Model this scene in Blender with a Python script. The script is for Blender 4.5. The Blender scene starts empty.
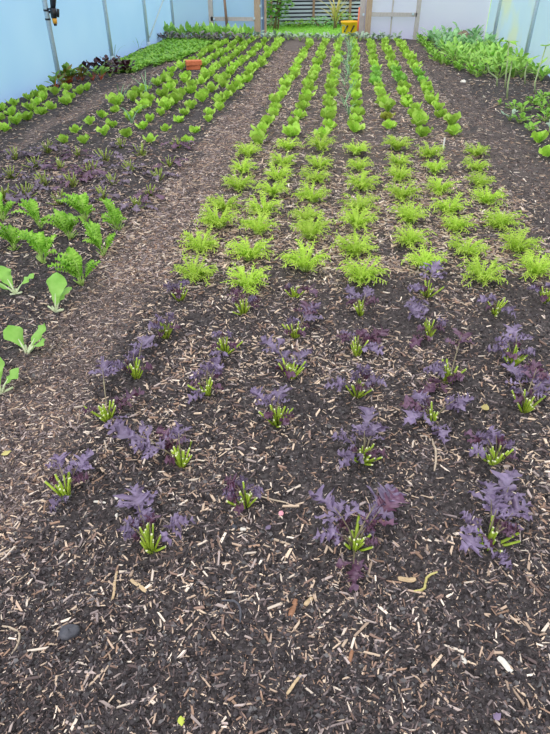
import bpy, math, random
import numpy as np
from math import sin, cos, pi, atan, atan2, sqrt, radians as R
from mathutils import Vector, Matrix

random.seed(7)
rng = np.random.default_rng(11)
SC = bpy.context.scene
COL = SC.collection

# ---------------------------------------------------------------- camera
H = 1.5
F = 580.0
PITCH = atan(402 / F)
YAW = atan2(77, F * cos(PITCH) + 402 * sin(PITCH))
cd = bpy.data.cameras.new('camera')
cam = bpy.data.objects.new('camera', cd)
COL.objects.link(cam)
cam.location = (0, 0, H)
cam.rotation_euler = (pi / 2 - PITCH, 0, YAW)
cd.sensor_fit = 'VERTICAL'
cd.sensor_height = 36
cd.lens = 36 * F / 734
cd.clip_start = 0.05
SC.camera = cam


def ray(px, py):
    x = px - 275
    y = 367 - py
    fw = F * cos(PITCH) + y * sin(PITCH)
    up = -F * sin(PITCH) + y * cos(PITCH)
    return x * cos(YAW) - fw * sin(YAW), x * sin(YAW) + fw * cos(YAW), up


def at(px, py, z=0.0):
    a, b, c = ray(px, py)
    k = (z - H) / c
    return Vector((a * k, b * k, z))


def at_y(px, py, Y):
    a, b, c = ray(px, py)
    k = Y / b
    return Vector((a * k, Y, H + c * k))


def at_x(px, py, X):
    a, b, c = ray(px, py)
    k = X / a
    return Vector((X, b * k, H + c * k))


# ---------------------------------------------------------------- ground height
NG = 256
_lat = rng.random((NG, NG))


def vnoise(x, y):
    x = np.asarray(x, float)
    y = np.asarray(y, float)
    xi = np.floor(x).astype(int)
    yi = np.floor(y).astype(int)
    fx = x - xi
    fy = y - yi
    fx = fx * fx * (3 - 2 * fx)
    fy = fy * fy * (3 - 2 * fy)
    a = _lat[xi % NG, yi % NG]
    b = _lat[(xi + 1) % NG, yi % NG]
    c = _lat[xi % NG, (yi + 1) % NG]
    d = _lat[(xi + 1) % NG, (yi + 1) % NG]
    return (a * (1 - fx) + b * fx) * (1 - fy) + (c * (1 - fx) + d * fx) * fy


def path_mask(x, y):
    """1 on the trodden paths, 0 on the beds"""
    w = (vnoise(np.asarray(x) * 3 + 9, np.asarray(y) * 3) - .5) * .25
    a = np.clip((0.27 - np.abs(x + 1.2 + w)) / .12, 0, 1)
    b = np.clip((0.25 - np.abs(x - 1.62 + w)) / .12, 0, 1)
    c = np.clip((0.16 - np.abs(x + 3.3 + w)) / .1, 0, 1)
    return np.maximum(np.maximum(a, b * .6), c)


def gz(x, y):
    z = (vnoise(np.asarray(x) * 1.3, np.asarray(y) * 1.3) - .5) * .03
    z = z + (vnoise(np.asarray(x) * 7 + 31, np.asarray(y) * 7) - .5) * .022
    p = path_mask(x, y)
    fine = (vnoise(np.asarray(x) * 24, np.asarray(y) * 24 + 5) - .5) * .018
    fine = fine + (vnoise(np.asarray(x) * 60 + 3, np.asarray(y) * 60) - .5) * .010
    return z + fine * (1 - .6 * p) - p * .012


def G(x, y):
    return float(gz(x, y))


# ---------------------------------------------------------------- materials
def new_mat(name):
    m = bpy.data.materials.new(name)
    m.use_nodes = True
    nt = m.node_tree
    for n in list(nt.nodes):
        nt.nodes.remove(n)
    out = nt.nodes.new('ShaderNodeOutputMaterial')
    return m, nt, out


def noise(nt, scale, detail=3, rough=.6, coord='Object'):
    tc = nt.nodes.new('ShaderNodeTexCoord')
    n = nt.nodes.new('ShaderNodeTexNoise')
    n.inputs['Scale'].default_value = scale
    n.inputs['Detail'].default_value = detail
    n.inputs['Roughness'].default_value = rough
    nt.links.new(tc.outputs[coord], n.inputs['Vector'])
    return n


def ramp(nt, src, stops):
    r = nt.nodes.new('ShaderNodeValToRGB')
    e = r.color_ramp.elements
    while len(e) < len(stops):
        e.new(.5)
    for i, (p, c) in enumerate(stops):
        e[i].position = p
        e[i].color = (*c, 1)
    nt.links.new(src, r.inputs[0])
    return r


def mat_leaf(name, c1, c2, rough=.5, trans=.3, scale=18, var=.35, spec=.35):
    m, nt, out = new_mat(name)
    n = noise(nt, scale)
    r = ramp(nt, n.outputs['Fac'], [(.3, c1), (.7, c2)])
    oi = nt.nodes.new('ShaderNodeObjectInfo')
    mr = nt.nodes.new('ShaderNodeMapRange')
    mr.inputs[3].default_value = 1 - var * .5
    mr.inputs[4].default_value = 1 + var * .5
    nt.links.new(oi.outputs['Random'], mr.inputs[0])
    hs = nt.nodes.new('ShaderNodeHueSaturation')
    nt.links.new(mr.outputs[0], hs.inputs['Value'])
    nt.links.new(r.outputs[0], hs.inputs['Color'])
    p = nt.nodes.new('ShaderNodeBsdfPrincipled')
    p.inputs['Roughness'].default_value = rough
    p.inputs['Specular IOR Level'].default_value = spec
    nt.links.new(hs.outputs[0], p.inputs['Base Color'])
    t = nt.nodes.new('ShaderNodeBsdfTranslucent')
    nt.links.new(hs.outputs[0], t.inputs['Color'])
    mx = nt.nodes.new('ShaderNodeMixShader')
    mx.inputs[0].default_value = trans
    nt.links.new(p.outputs[0], mx.inputs[1])
    nt.links.new(t.outputs[0], mx.inputs[2])
    nt.links.new(mx.outputs[0], out.inputs[0])
    return m


def mat_solid(name, c1, c2=None, rough=.6, metal=0, scale=12, bump=0, spec=.4, stretch=None):
    m, nt, out = new_mat(name)
    n = noise(nt, scale)
    if stretch:
        mp = nt.nodes.new('ShaderNodeMapping')
        mp.inputs['Scale'].default_value = stretch
        src = n.inputs['Vector'].links[0].from_socket
        nt.links.new(src, mp.inputs[0])
        nt.links.new(mp.outputs[0], n.inputs['Vector'])
    r = ramp(nt, n.outputs['Fac'], [(.3, c1), (.7, c2 or c1)])
    p = nt.nodes.new('ShaderNodeBsdfPrincipled')
    p.inputs['Roughness'].default_value = rough
    p.inputs['Metallic'].default_value = metal
    p.inputs['Specular IOR Level'].default_value = spec
    nt.links.new(r.outputs[0], p.inputs['Base Color'])
    if bump:
        b = nt.nodes.new('ShaderNodeBump')
        b.inputs['Strength'].default_value = bump
        b.inputs['Distance'].default_value = .01
        nt.links.new(n.outputs['Fac'], b.inputs['Height'])
        nt.links.new(b.outputs[0], p.inputs['Normal'])
    nt.links.new(p.outputs[0], out.inputs[0])
    return m


def mat_attr(name, rough=.85, trans=0.0):
    m, nt, out = new_mat(name)
    a = nt.nodes.new('ShaderNodeAttribute')
    a.attribute_name = 'Col'
    p = nt.nodes.new('ShaderNodeBsdfPrincipled')
    p.inputs['Roughness'].default_value = rough
    p.inputs['Specular IOR Level'].default_value = .25
    nt.links.new(a.outputs['Color'], p.inputs['Base Color'])
    if trans:
        t = nt.nodes.new('ShaderNodeBsdfTranslucent')
        nt.links.new(a.outputs['Color'], t.inputs['Color'])
        mx = nt.nodes.new('ShaderNodeMixShader')
        mx.inputs[0].default_value = trans
        nt.links.new(p.outputs[0], mx.inputs[1])
        nt.links.new(t.outputs[0], mx.inputs[2])
        nt.links.new(mx.outputs[0], out.inputs[0])
    else:
        nt.links.new(p.outputs[0], out.inputs[0])
    return m


def mat_film(name, c1, c2, shine_through=None):
    m, nt, out = new_mat(name)
    n = noise(nt, .7, 2, .5)
    r = ramp(nt, n.outputs['Fac'], [(.3, c1), (.7, c2)])
    col = r.outputs[0]
    if shine_through:  # noise patches imitate outside colour shining through, mixed into the film colour
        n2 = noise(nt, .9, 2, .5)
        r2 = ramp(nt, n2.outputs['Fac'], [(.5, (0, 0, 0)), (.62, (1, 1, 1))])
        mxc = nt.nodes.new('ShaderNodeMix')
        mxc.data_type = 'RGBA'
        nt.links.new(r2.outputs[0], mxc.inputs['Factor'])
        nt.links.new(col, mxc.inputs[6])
        mxc.inputs[7].default_value = (*shine_through, 1)
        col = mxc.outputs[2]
    d = nt.nodes.new('ShaderNodeBsdfDiffuse')
    t = nt.nodes.new('ShaderNodeBsdfTranslucent')
    nt.links.new(col, d.inputs[0])
    nt.links.new(col, t.inputs[0])
    mx = nt.nodes.new('ShaderNodeMixShader')
    mx.inputs[0].default_value = .72
    nt.links.new(d.outputs[0], mx.inputs[1])
    nt.links.new(t.outputs[0], mx.inputs[2])
    nt.links.new(mx.outputs[0], out.inputs[0])
    return m


def mat_soil():
    m, nt, out = new_mat('dark_garden_soil')
    n1 = noise(nt, 55, 5, .7)
    r1 = ramp(nt, n1.outputs['Fac'], [(.30, (.014, .0115, .0125)), (.5, (.050, .043, .045)),
                                      (.68, (.125, .108, .108))])
    n2 = noise(nt, 130, 4, .7)
    r2 = ramp(nt, n2.outputs['Fac'], [(.3, (.05, .040, .038)), (.55, (.14, .112, .104)), (.75, (.27, .215, .195))])
    a = nt.nodes.new('ShaderNodeAttribute')
    a.attribute_name = 'path'
    mx = nt.nodes.new('ShaderNodeMix')
    mx.data_type = 'RGBA'
    nt.links.new(a.outputs['Fac'], mx.inputs['Factor'])
    nt.links.new(r1.outputs[0], mx.inputs[6])
    nt.links.new(r2.outputs[0], mx.inputs[7])
    p = nt.nodes.new('ShaderNodeBsdfPrincipled')
    p.inputs['Roughness'].default_value = .9
    p.inputs['Specular IOR Level'].default_value = .25
    nt.links.new(mx.outputs[2], p.inputs['Base Color'])
    b = nt.nodes.new('ShaderNodeBump')
    b.inputs['Strength'].default_value = .7
    b.inputs['Distance'].default_value = .006
    nt.links.new(n2.outputs['Fac'], b.inputs['Height'])
    nt.links.new(b.outputs[0], p.inputs['Normal'])
    nt.links.new(p.outputs[0], out.inputs[0])
    return m


M = dict(
    soil=mat_soil(),
    chips=mat_attr('wood_chip_mix', .8),
    crumbs=mat_attr('soil_crumb_mix', .9),
    lettuce=mat_leaf('lettuce_leaf', (0.3, 0.55, 0.045), (0.56, 0.81, 0.15), .5, .34, 14),
    lettuce_dark=mat_leaf('green_lettuce_leaf', (0.18, 0.46, 0.05), (0.36, 0.66, 0.12), .5, .34, 14),
    lettuce_bronze=mat_leaf('bronze_lettuce_leaf', (.36, .40, .05), (.52, .60, .12), .5, .3, 14),
    endive=mat_leaf('endive_leaf', (0.38, 0.6, 0.05), (0.66, 0.86, 0.15), .5, .36, 20, .25),
    endive_stalk=mat_leaf('endive_stalk', (.42, .60, .14), (.60, .74, .26), .5, .2, 20, .2),
    purple=mat_leaf('purple_mustard_leaf', (0.13, 0.09, 0.165), (0.3, 0.235, 0.39), .42, .14, 16, .3, .6),
    purple_dark=mat_leaf('wine_mustard_leaf', (0.1, 0.028, 0.06), (0.19, 0.11, 0.19), .42, .14, 16, .3, .6),
    dull_purple=mat_leaf('dull_purple_leaf', (0.12, 0.088, 0.125), (0.25, 0.195, 0.27), .5, .14, 40, .4, .4),
    stub_olive=mat_leaf('olive_cut_stalk', (.20, .28, .04), (.38, .46, .10), .5, .15, 25, .3),
    petiole=mat_leaf('purple_petiole', (.16, .13, .09), (.30, .26, .16), .5, .1, 30, .3),
    stub=mat_leaf('cut_green_stalk', (0.27, 0.42, 0.03), (0.5, 0.64, 0.08), .4, .2, 25, .3),
    stub_end=mat_solid('cut_stalk_end', (.62, .66, .36), (.74, .74, .50), .6),
    curly=mat_leaf('curly_mustard_leaf', (0.2, 0.48, 0.035), (0.46, 0.76, 0.12), .5, .32, 25, .25),
    curly_stalk=mat_leaf('pale_green_stalk', (.34, .54, .10), (.52, .68, .24), .45, .2, 25, .2),
    choy=mat_leaf('choy_leaf', (0.24, 0.54, 0.08), (0.42, 0.72, 0.18), .42, .32, 9, .2),
    choy_stalk=mat_leaf('choy_stalk', (.62, .72, .42), (.74, .80, .58), .45, .2, 9, .1),
    allium=mat_leaf('allium_leaf', (.16, .36, .16), (.30, .50, .28), .4, .15, 14, .3),
    spinach=mat_leaf('spinach_leaf', (0.17, 0.42, 0.04), (0.36, 0.62, 0.09), .4, .28, 14, .3),
    salad=mat_leaf('salad_leaf', (0.2, 0.48, 0.07), (0.5, 0.76, 0.18), .45, .3, 10, .4),
    bluegreen=mat_leaf('blue_green_leaf', (0.19, 0.46, 0.16), (0.42, 0.68, 0.34), .45, .3, 10, .35),
    greygreen=mat_leaf('grey_green_leaf', (.26, .38, .27), (.42, .54, .40), .5, .2, 10, .35),
    greypurple=mat_leaf('grey_purple_leaf', (.17, .15, .17), (.30, .27, .28), .5, .2, 10, .35),
    redleaf=mat_leaf('dark_red_leaf', (.035, .010, .016), (.10, .030, .045), .35, .12, 10, .4, .5),
    redstem=mat_leaf('red_stem', (.42, .05, .03), (.50, .16, .04), .45, .1, 10, .2),
    chard_red=mat_leaf('bronze_chard_leaf', (.16, .10, .02), (.34, .30, .05), .4, .25, 30, .4),
    chard=mat_leaf('chard_leaf', (.10, .25, .03), (.26, .44, .07), .4, .25, 10, .4),
    bean_stem=mat_leaf('bean_stem', (.36, .50, .20), (.56, .64, .36), .5, .1, 20, .2),
    grass=mat_leaf('lawn_grass', (0.18, 0.44, 0.05), (0.38, 0.66, 0.13), .6, .3, 6, .1),
    vine=mat_leaf('vine_leaf', (.10, .28, .04), (.30, .52, .14), .45, .3, 6, .2),
    yucca=mat_leaf('strap_leaf', (.34, .36, .08), (.58, .50, .18), .5, .2, 6, .2),
    bark=mat_solid('bark', (.12, .08, .05), (.22, .15, .10), .8, scale=30, bump=.5),
    steel=mat_solid('galvanised_steel', (.40, .52, .62), (.52, .63, .72), .5, 0, 30),
    timber=mat_solid('weathered_timber', (.30, .22, .15), (.48, .37, .27), .75, scale=14, bump=.3, stretch=(6, 6, .6)),
    timber_grey=mat_solid('grey_timber', (.36, .34, .34), (.52, .49, .48), .75, scale=14, bump=.3, stretch=(6, 6, .6)),
    cane=mat_solid('brown_cane', (.22, .13, .09), (.32, .21, .15), .6, scale=20),
    slat=mat_solid('blue_grey_slat', (0.33, 0.37, 0.5), (0.46, 0.51, 0.66), .6, scale=8, stretch=(.5, 4, 8)),
    dark=mat_solid('dark_backing', (.012, .014, .022), (.02, .024, .034), .8),
    cladding=mat_solid('pale_cladding', (.34, .40, .50), (.48, .54, .62), .5, scale=6),
    yellow=mat_solid('yellow_plastic', (.78, .42, .01), (.88, .52, .015), .35),
    black=mat_solid('black_plastic', (.012, .012, .016), (.03, .03, .04), .4),
    orange=mat_solid('orange_plastic', (.80, .34, .03), (.85, .42, .05), .4),
    redpole=mat_solid('red_orange_paint', (.72, .15, .07), (.80, .24, .11), .5),
    brick=mat_solid('terracotta', (.52, .13, .055), (.66, .20, .09), .8, scale=30, bump=.3),
    stone_dark=mat_solid('dark_grey_stone', (.055, .058, .075), (.10, .10, .12), .7, scale=60, bump=.4),
    stone_pale=mat_solid('pale_stone', (.62, .58, .52), (.78, .75, .70), .7, scale=60, bump=.2),
    stone_brown=mat_solid('brown_stone', (.13, .10, .07), (.26, .21, .15), .8, scale=18, bump=.6),
    wood_pale=mat_solid('pale_split_wood', (.46, .33, .19), (.66, .50, .32), .7, scale=40, bump=.3, stretch=(1, 8, 8)),
    wood_red=mat_solid('red_brown_wood', (.24, .11, .06), (.38, .20, .12), .7, scale=40, bump=.3, stretch=(1, 8, 8)),
    straw=mat_solid('yellowed_stem', (.44, .38, .12), (.58, .52, .22), .6, scale=30),
    dryleaf=mat_solid('yellow_brown_leaf', (.36, .29, .10), (.48, .42, .18), .6, scale=40),
    greenbit=mat_solid('yellow_green_leaf', (.44, .52, .06), (.56, .62, .12), .5, scale=40),
    pink=mat_solid('pink_petal', (.66, .26, .34), (.78, .40, .46), .5, scale=60),
    white=mat_solid('white_plastic', (.78, .78, .76), (.84, .84, .82), .5),
    root=mat_solid('pale_root', (.40, .32, .24), (.54, .44, .34), .7, scale=30),
    film=mat_film('polythene_film', (0.31, 0.485, 0.82), (0.37, 0.54, 0.85)),
    film_right=mat_film('polythene_film_shine_through', (.44, .58, .82), (.50, .64, .84), (.56, .64, .60)),  # greenish tint of plants outside showing through, painted into the film colour
    film_end=mat_film('polythene_film_end', (0.34, 0.52, 0.83), (0.4, 0.57, 0.86)),
    film_lilac=mat_film('polythene_film_lilac', (0.6, 0.62, 0.86), (0.66, 0.66, 0.88)),
)


# ---------------------------------------------------------------- mesh building
class MB:
    def __init__(s):
        s.v = []
        s.f = []
        s.m = []

    def add(s, vs, fs, mi=0):
        o = len(s.v)
        s.v += [tuple(v) for v in vs]
        s.f += [tuple(i + o for i in f) for f in fs]
        s.m += [mi] * len(fs)

    def grid(s, P, mi=0):
        nu = len(P)
        nv = len(P[0])
        fs = [(i * nv + j, i * nv + j + 1, (i + 1) * nv + j + 1, (i + 1) * nv + j) for i in range(nu - 1) for j in range(nv - 1)]
        s.add([p for r in P for p in r], fs, mi)

    def box(s, c, d, rot=None, mi=0):
        c = Vector(c)
        vs = []
        for sx in (-1, 1):
            for sy in (-1, 1):
                for sz in (-1, 1):
                    p = Vector((sx * d[0] / 2, sy * d[1] / 2, sz * d[2] / 2))
                    if rot:
                        p = rot @ p
                    vs.append(c + p)
        s.add(vs, [(0, 1, 3, 2), (4, 6, 7, 5), (0, 4, 5, 1), (2, 3, 7, 6), (0, 2, 6, 4), (1, 5, 7, 3)], mi)

    def tube(s, pts, rad, n=6, mi=0, cap=True, mi_end=None, flat=1.0):
        pts = [Vector(p) for p in pts]
        if not isinstance(rad, (list, tuple)):
            rad = [rad] * len(pts)
        vs = []
        for i, p in enumerate(pts):
            t = (pts[min(i + 1, len(pts) - 1)] - pts[max(i - 1, 0)]).normalized()
            a = Vector((0, 0, 1)) if abs(t.z) < .9 else Vector((1, 0, 0))
            u = t.cross(a).normalized()
            w = t.cross(u)
            for k in range(n):
                q = 2 * pi * k / n
                vs.append(p + u * cos(q) * rad[i] + w * sin(q) * rad[i] * flat)
        fs = [(i * n + k, i * n + (k + 1) % n, (i + 1) * n + (k + 1) % n, (i + 1) * n + k)
              for i in range(len(pts) - 1) for k in range(n)]
        s.add(vs, fs, mi)
        o = len(s.v) - len(vs)
        if cap:
            s.f.append(tuple(o + k for k in reversed(range(n))))
            s.m.append(mi)
            s.f.append(tuple(o + (len(pts) - 1) * n + k for k in range(n)))
            s.m.append(mi if mi_end is None else mi_end)

    def mesh(s, name, mats, smooth=True):
        me = bpy.data.meshes.new(name)
        me.from_pydata(s.v, [], s.f)
        if not isinstance(mats, (list, tuple)):
            mats = [mats]
        for m in mats:
            me.materials.append(m)
        me.polygons.foreach_set('material_index', s.m)
        me.polygons.foreach_set('use_smooth', [smooth] * len(s.f))
        me.update()
        return me


def link(name, me, parent=None, loc=None):
    o = bpy.data.objects.new(name, me)
    COL.objects.link(o)
    if parent:
        o.parent = parent
    if loc is not None:
        o.location = loc
    return o


def build(name, mb, mats, parent=None, loc=None, smooth=True):
    return link(name, mb.mesh(name, mats, smooth), parent, loc)


def tag(o, label, cat, group=None, kind=None):
    o['label'] = label
    o['category'] = cat
    if group:
        o['group'] = group
    if kind:
        o['kind'] = kind
    n = len(label.replace(',', ' ').split())
    if not 4 <= n <= 16:
        print('BADLABEL', label)
    return o


def struct(name, o=None, **k):
    o['kind'] = 'structure'
    return o


def thing(name, label, cat, loc=(0, 0, 0), rz=0, group=None, sc=1):
    o = bpy.data.objects.new(name, None)
    COL.objects.link(o)
    o.empty_display_size = .05
    o.location = loc
    o.rotation_euler.z = rz
    o.scale = (sc, sc, sc)
    return tag(o, label, cat, group)


def plant(name, parts, loc, rz, sc, label, cat, group=None):
    """parts: list of (part name, mesh); a single unnamed part makes the plant one mesh"""
    if len(parts) == 1:
        o = link(name, parts[0][1])
        o.location = loc
        o.rotation_euler.z = rz
        o.scale = (sc, sc, sc)
        return tag(o, label, cat, group)
    t = thing(name, label, cat, loc, rz, group, sc)
    for pn, me in parts:
        link(pn, me, t)
    return t


ORD = ['first', 'second', 'third', 'fourth', 'fifth', 'sixth', 'seventh', 'eighth', 'ninth', 'tenth', 'eleventh',
       'twelfth', 'thirteenth', 'fourteenth', 'fifteenth', 'sixteenth', 'seventeenth', 'eighteenth', 'nineteenth',
       'twentieth', 'twenty-first', 'twenty-second', 'twenty-third', 'twenty-fourth', 'twenty-fifth', 'twenty-sixth',
       'twenty-seventh', 'twenty-eighth', 'twenty-ninth', 'thirtieth', 'thirty-first', 'thirty-second', 'thirty-third', 'thirty-fourth', 'thirty-fifth', 'thirty-sixth', 'thirty-seventh', 'thirty-eighth']


# ---------------------------------------------------------------- leaf shapes
def frame(az, el):
    d = Vector((cos(az) * cos(el), sin(az) * cos(el), sin(el)))
    side = Vector((-sin(az), cos(az), 0))
    return d, side, d.cross(side) * -1


def blade(mb, base, az, L, W, e0, e1, ruf=.0, rn=5, cup=.2, nu=8, nv=7, prof='obovate', mi=0, curl=0, rnd=random, edge=.10):
    """a leaf: spine from elevation e0 at the base to e1 at the tip"""
    p = Vector(base)
    P = []
    ph = rnd.uniform(0, 6.28)
    step = L / nu
    for i in range(nu + 1):
        u = i / nu
        el = e0 + (e1 - e0) * u ** 1.3
        d, sd, nrm = frame(az + curl * u, el)
        if i:
            p = p + d * step
        if prof == 'obovate':
            w = (.12 + .88 * min(1, u * 1.5) ** 1.1) * sqrt(max(0, 1 - max(0, (u - .45) / .551) ** 2.0))
        elif prof == 'ovate':
            w = (.10 + .9 * sin(pi * min(1, u * 1.02) ** .8)) if u < .98 else .08
        elif prof == 'strap':
            w = (1 - u ** 2.5) * (.7 + .3 * u)
        else:
            w = sin(pi * u ** .7)
        w = max(w, .03) * W / 2
        row = []
        for j in range(nv):
            v = -1 + 2 * j / (nv - 1)
            z = cup * w * v * v + ruf * abs(v) ** 1.5 * sin(rn * u * 2 * pi * (1 + .1 * v) + ph + (2.1 if v > 0 else 0) + 1.3 * sin(u * 7 + ph * 3)) * min(1, u * 3) * (.75 + .45 * sin(u * 11 + ph * 5 + v))
            k = 1 + edge * abs(v) * sin(rn * 1.7 * u * 6.28 + ph * 2)
            row.append(p + sd * (v * w * k) + nrm * z)
        P.append(row)
    mb.grid(P, mi)
    return p


def lobed(mb, p0, p1, W, nrm_up=Vector((0, 0, 1)), lobes=5, sag=.12, ruf=.02, mi=0, rnd=random, nu=None):
    """deeply cut, toothed leaf blade from p0 to p1"""
    p0 = Vector(p0)
    p1 = Vector(p1)
    ax = p1 - p0
    L = ax.length
    t = ax.normalized()
    sd = t.cross(nrm_up)
    if sd.length < .05:
        sd = Vector((1, 0, 0))
    sd.normalize()
    up = sd.cross(t).normalized()
    nu = nu or lobes * 8
    ph = rnd.uniform(0, 6.28)
    jit = [[rnd.uniform(.55, 1.25) for _ in range(lobes + 2)] for _ in range(2)]
    warp = [rnd.uniform(0, 6.28) for _ in range(2)]
    bow = rnd.uniform(-.16, .16)
    VS = (-1, -.55, -.14, .14, .55, 1)
    P = []
    for i in range(nu + 1):
        u = i / nu
        env = (sin(pi * min(1., .10 + .90 * u) ** .95) ** .7) * (.35 + .9 * min(1, u * 1.8)) if u < 1 else .0
        row = []
        for v in VS:
            s = 0 if v < 0 else 1
            q = u * lobes + s * .35 + .38 * sin(u * 9 + warp[s]) + .4
            fr = q % 1.0
            lob = (1 - abs(2 * fr - 1)) ** .95          # lobe profile
            tooth = .62 + .38 * (1 if int(q * 5 + .5) % 2 else 0)
            j = jit[s][min(int(q), lobes + 1)]
            half = W / 2 * max(env, .04) * (.12 + .88 * lob * j * tooth)
            if abs(v) < .2:
                half = max(half, W * .03)
            fwd = abs(v) * L * .17 * (1 - .3 * u)
            uu = u * L
            zz = -sag * L * u * u + ruf * abs(v) * sin(u * lobes * 6.28 * 1.0 + ph + s) + abs(v) * half * .25
            row.append(p0 + t * (uu + fwd * lob) + sd * (v * half + bow * L * u * (1 - u) * 2) + up * (zz + ruf * .8 * abs(v) * sin(u * 23 + warp[s] * 3)))
        P.append(row)
    mb.grid(P, mi)


def bez(a, b, c, n):
    a, b, c = Vector(a), Vector(b), Vector(c)
    return [a * (1 - t) ** 2 + b * 2 * t * (1 - t) + c * t * t for t in [i / n for i in range(n + 1)]]


# ---------------------------------------------------------------- the soil
def build_floor():
    ys = [.25]
    while ys[-1] < 17.2:
        ys.append(ys[-1] + max(.008, .006 * ys[-1]))
    xs = np.arange(-4.6, 3.55, .0125)
    ys = np.array(ys)
    X, Y = np.meshgrid(xs, ys)
    Z = gz(X, Y)
    V = np.stack([X, Y, Z], -1).reshape(-1, 3)
    nx, ny = len(xs), len(ys)
    i = np.arange(nx * ny).reshape(ny, nx)
    Fq = np.stack([i[:-1, :-1], i[:-1, 1:], i[1:, 1:], i[1:, :-1]], -1).reshape(-1, 4)
    o = np_mesh('floor', V, Fq, M['soil'])
    a = o.data.attributes.new('path', 'FLOAT', 'POINT')
    pm = path_mask(V[:, 0], V[:, 1])
    pm = np.maximum(pm, .55 * np.clip((V[:, 1] - 2.3) / 2.5, 0, 1) * (V[:, 0] > -1.0) * (V[:, 0] < 1.4))
    a.data.foreach_set('value', pm.astype(np.float32))
    o['kind'] = 'structure'
    return o


def np_mesh(name, V, Fq, mat, col=None, smooth=True):
    me = bpy.data.meshes.new(name)
    k = Fq.shape[1]
    me.vertices.add(len(V))
    me.vertices.foreach_set('co', V.astype(np.float32).ravel())
    me.loops.add(Fq.size)
    me.loops.foreach_set('vertex_index', Fq.astype(np.int32).ravel())
    me.polygons.add(len(Fq))
    me.polygons.foreach_set('loop_start', (np.arange(len(Fq)) * k).astype(np.int32))
    me.polygons.foreach_set('use_smooth', np.full(len(Fq), smooth))
    if col is not None:
        a = me.attributes.new('Col', 'FLOAT_COLOR', 'POINT')
        c = np.concatenate([col, np.ones((len(col), 1))], 1)
        a.data.foreach_set('color', c.astype(np.float32).ravel())
    me.materials.append(mat)
    me.update(calc_edges=True)
    me.validate()
    return link(name, me)


build_floor()


def sample_ground(n, y0, y1, bias):
    """points on the soil in front of the camera, denser where near"""
    u = rng.random(n)
    y = y0 * (y1 / y0) ** (u ** bias)
    xl = np.maximum(-0.62 - .60 * y, -4.2)
    xr = np.minimum(.62 + .42 * y, 3.2)
    x = xl + (xr - xl) * rng.random(n)
    return x, y


CHIPC = np.array([(.60, .47, .34), (.44, .33, .24), (.72, .62, .50), (.32, .21, .145), (.23, .155, .12), (.40, .33, .295),
                  (.22, .18, .17), (.12, .090, .085), (.070, .055, .054), (.045, .038, .04)])


def chips(n, y0, y1, bias, lmin, lmax, probs, keep, far=0.0, xr=None, pw=1.9, wk=1.0):
    x, y = sample_ground(n, y0, y1, bias)
    if xr:
        x = xr[0] + (xr[1] - xr[0]) * rng.random(n)
    k = rng.random(n) < keep(x, y)
    x, y = x[k], y[k]
    n = len(x)
    L = (lmin + (lmax - lmin) * rng.random(n) ** pw) * (1 + far * np.maximum(y - 2, 0))
    W = np.clip(L * (.10 + .20 * rng.random(n)), .002, (.0105 + far * .02) * wk)
    T = W * (.25 + .4 * rng.random(n))
    yaw = rng.random(n) * 2 * pi
    pit = rng.normal(0, .17, n)
    ca, sa, cp, sp = np.cos(yaw), np.sin(yaw), np.cos(pit), np.sin(pit)
    ci = rng.choice(len(CHIPC), n, p=probs)
    col = CHIPC[ci] * (.76 + .60 * rng.random((n, 1))) * np.array([(1.0, .985, 1.04)])
    zc = gz(x, y) + T * .45 + np.abs(sp) * L * .30
    V = np.zeros((n, 8, 3))
    q = 0
    for sx in (-1, 1):
        tap = .5 + .6 * rng.random(n)
        sk = rng.normal(0, .4, n) * W
        for sy in (-1, 1):
            for sz in (-1, 1):
                lx = sx * L / 2 + sy * sk
                ly = sy * W / 2 * tap
                lz = sz * T / 2
                px = lx * cp - lz * sp
                pz = lx * sp + lz * cp
                V[:, q, 0] = x + px * ca - ly * sa
                V[:, q, 1] = y + px * sa + ly * ca
                V[:, q, 2] = zc + pz
                q += 1
    return V, col


def chip_object(name, sets, label):
    V = np.concatenate([q[0] for q in sets])
    col = np.concatenate([q[1] for q in sets])
    n = len(V)
    base = np.array([(0, 1, 3, 2), (4, 6, 7, 5), (0, 4, 5, 1), (2, 3, 7, 6), (0, 2, 6, 4), (1, 5, 7, 3)])
    Fq = (base[None] + (np.arange(n) * 8)[:, None, None]).reshape(-1, 4)
    o = np_mesh(name, V.reshape(-1, 3), Fq, M['chips'], np.repeat(col, 8, 0), False)
    return tag(o, label, 'wood chips', kind='stuff')


def pr(*a):
    a = np.array(a, float)
    return a / a.sum()


bright = pr(2.2, 2.2, 1.6, 1.4, 1.5, 1.8, 1.5, 1.2, .8, .4)
darkish = pr(.35, .4, .3, .5, 1.0, .7, 1.6, 2.4, 2.6, 2.2)
pathy = pr(.8, 1.3, .45, 1.1, 1.6, 2.2, 3.0, 2.0, 1.2, .6)
fg = pr(1.4, 1.2, 1.5, .9, 1.1, .8, .8, .8, .5, .3)


def patch(x, y):
    return np.clip((vnoise(x * 3.1 + 4, y * 3.1 + 8) * .6 + vnoise(x * 9, y * 9) * .4 - .28) * 2.6, .10, 1)


def beds(x, y):
    d = np.clip(.07 + .50 * (y - 1.05), .07, 1)
    left = np.where(x < -1.45, .40, 1)
    right = np.where(x > 1.4, .45, 1)
    return patch(x, y) * d * left * right * (1 - .9 * path_mask(x, y))


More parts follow.
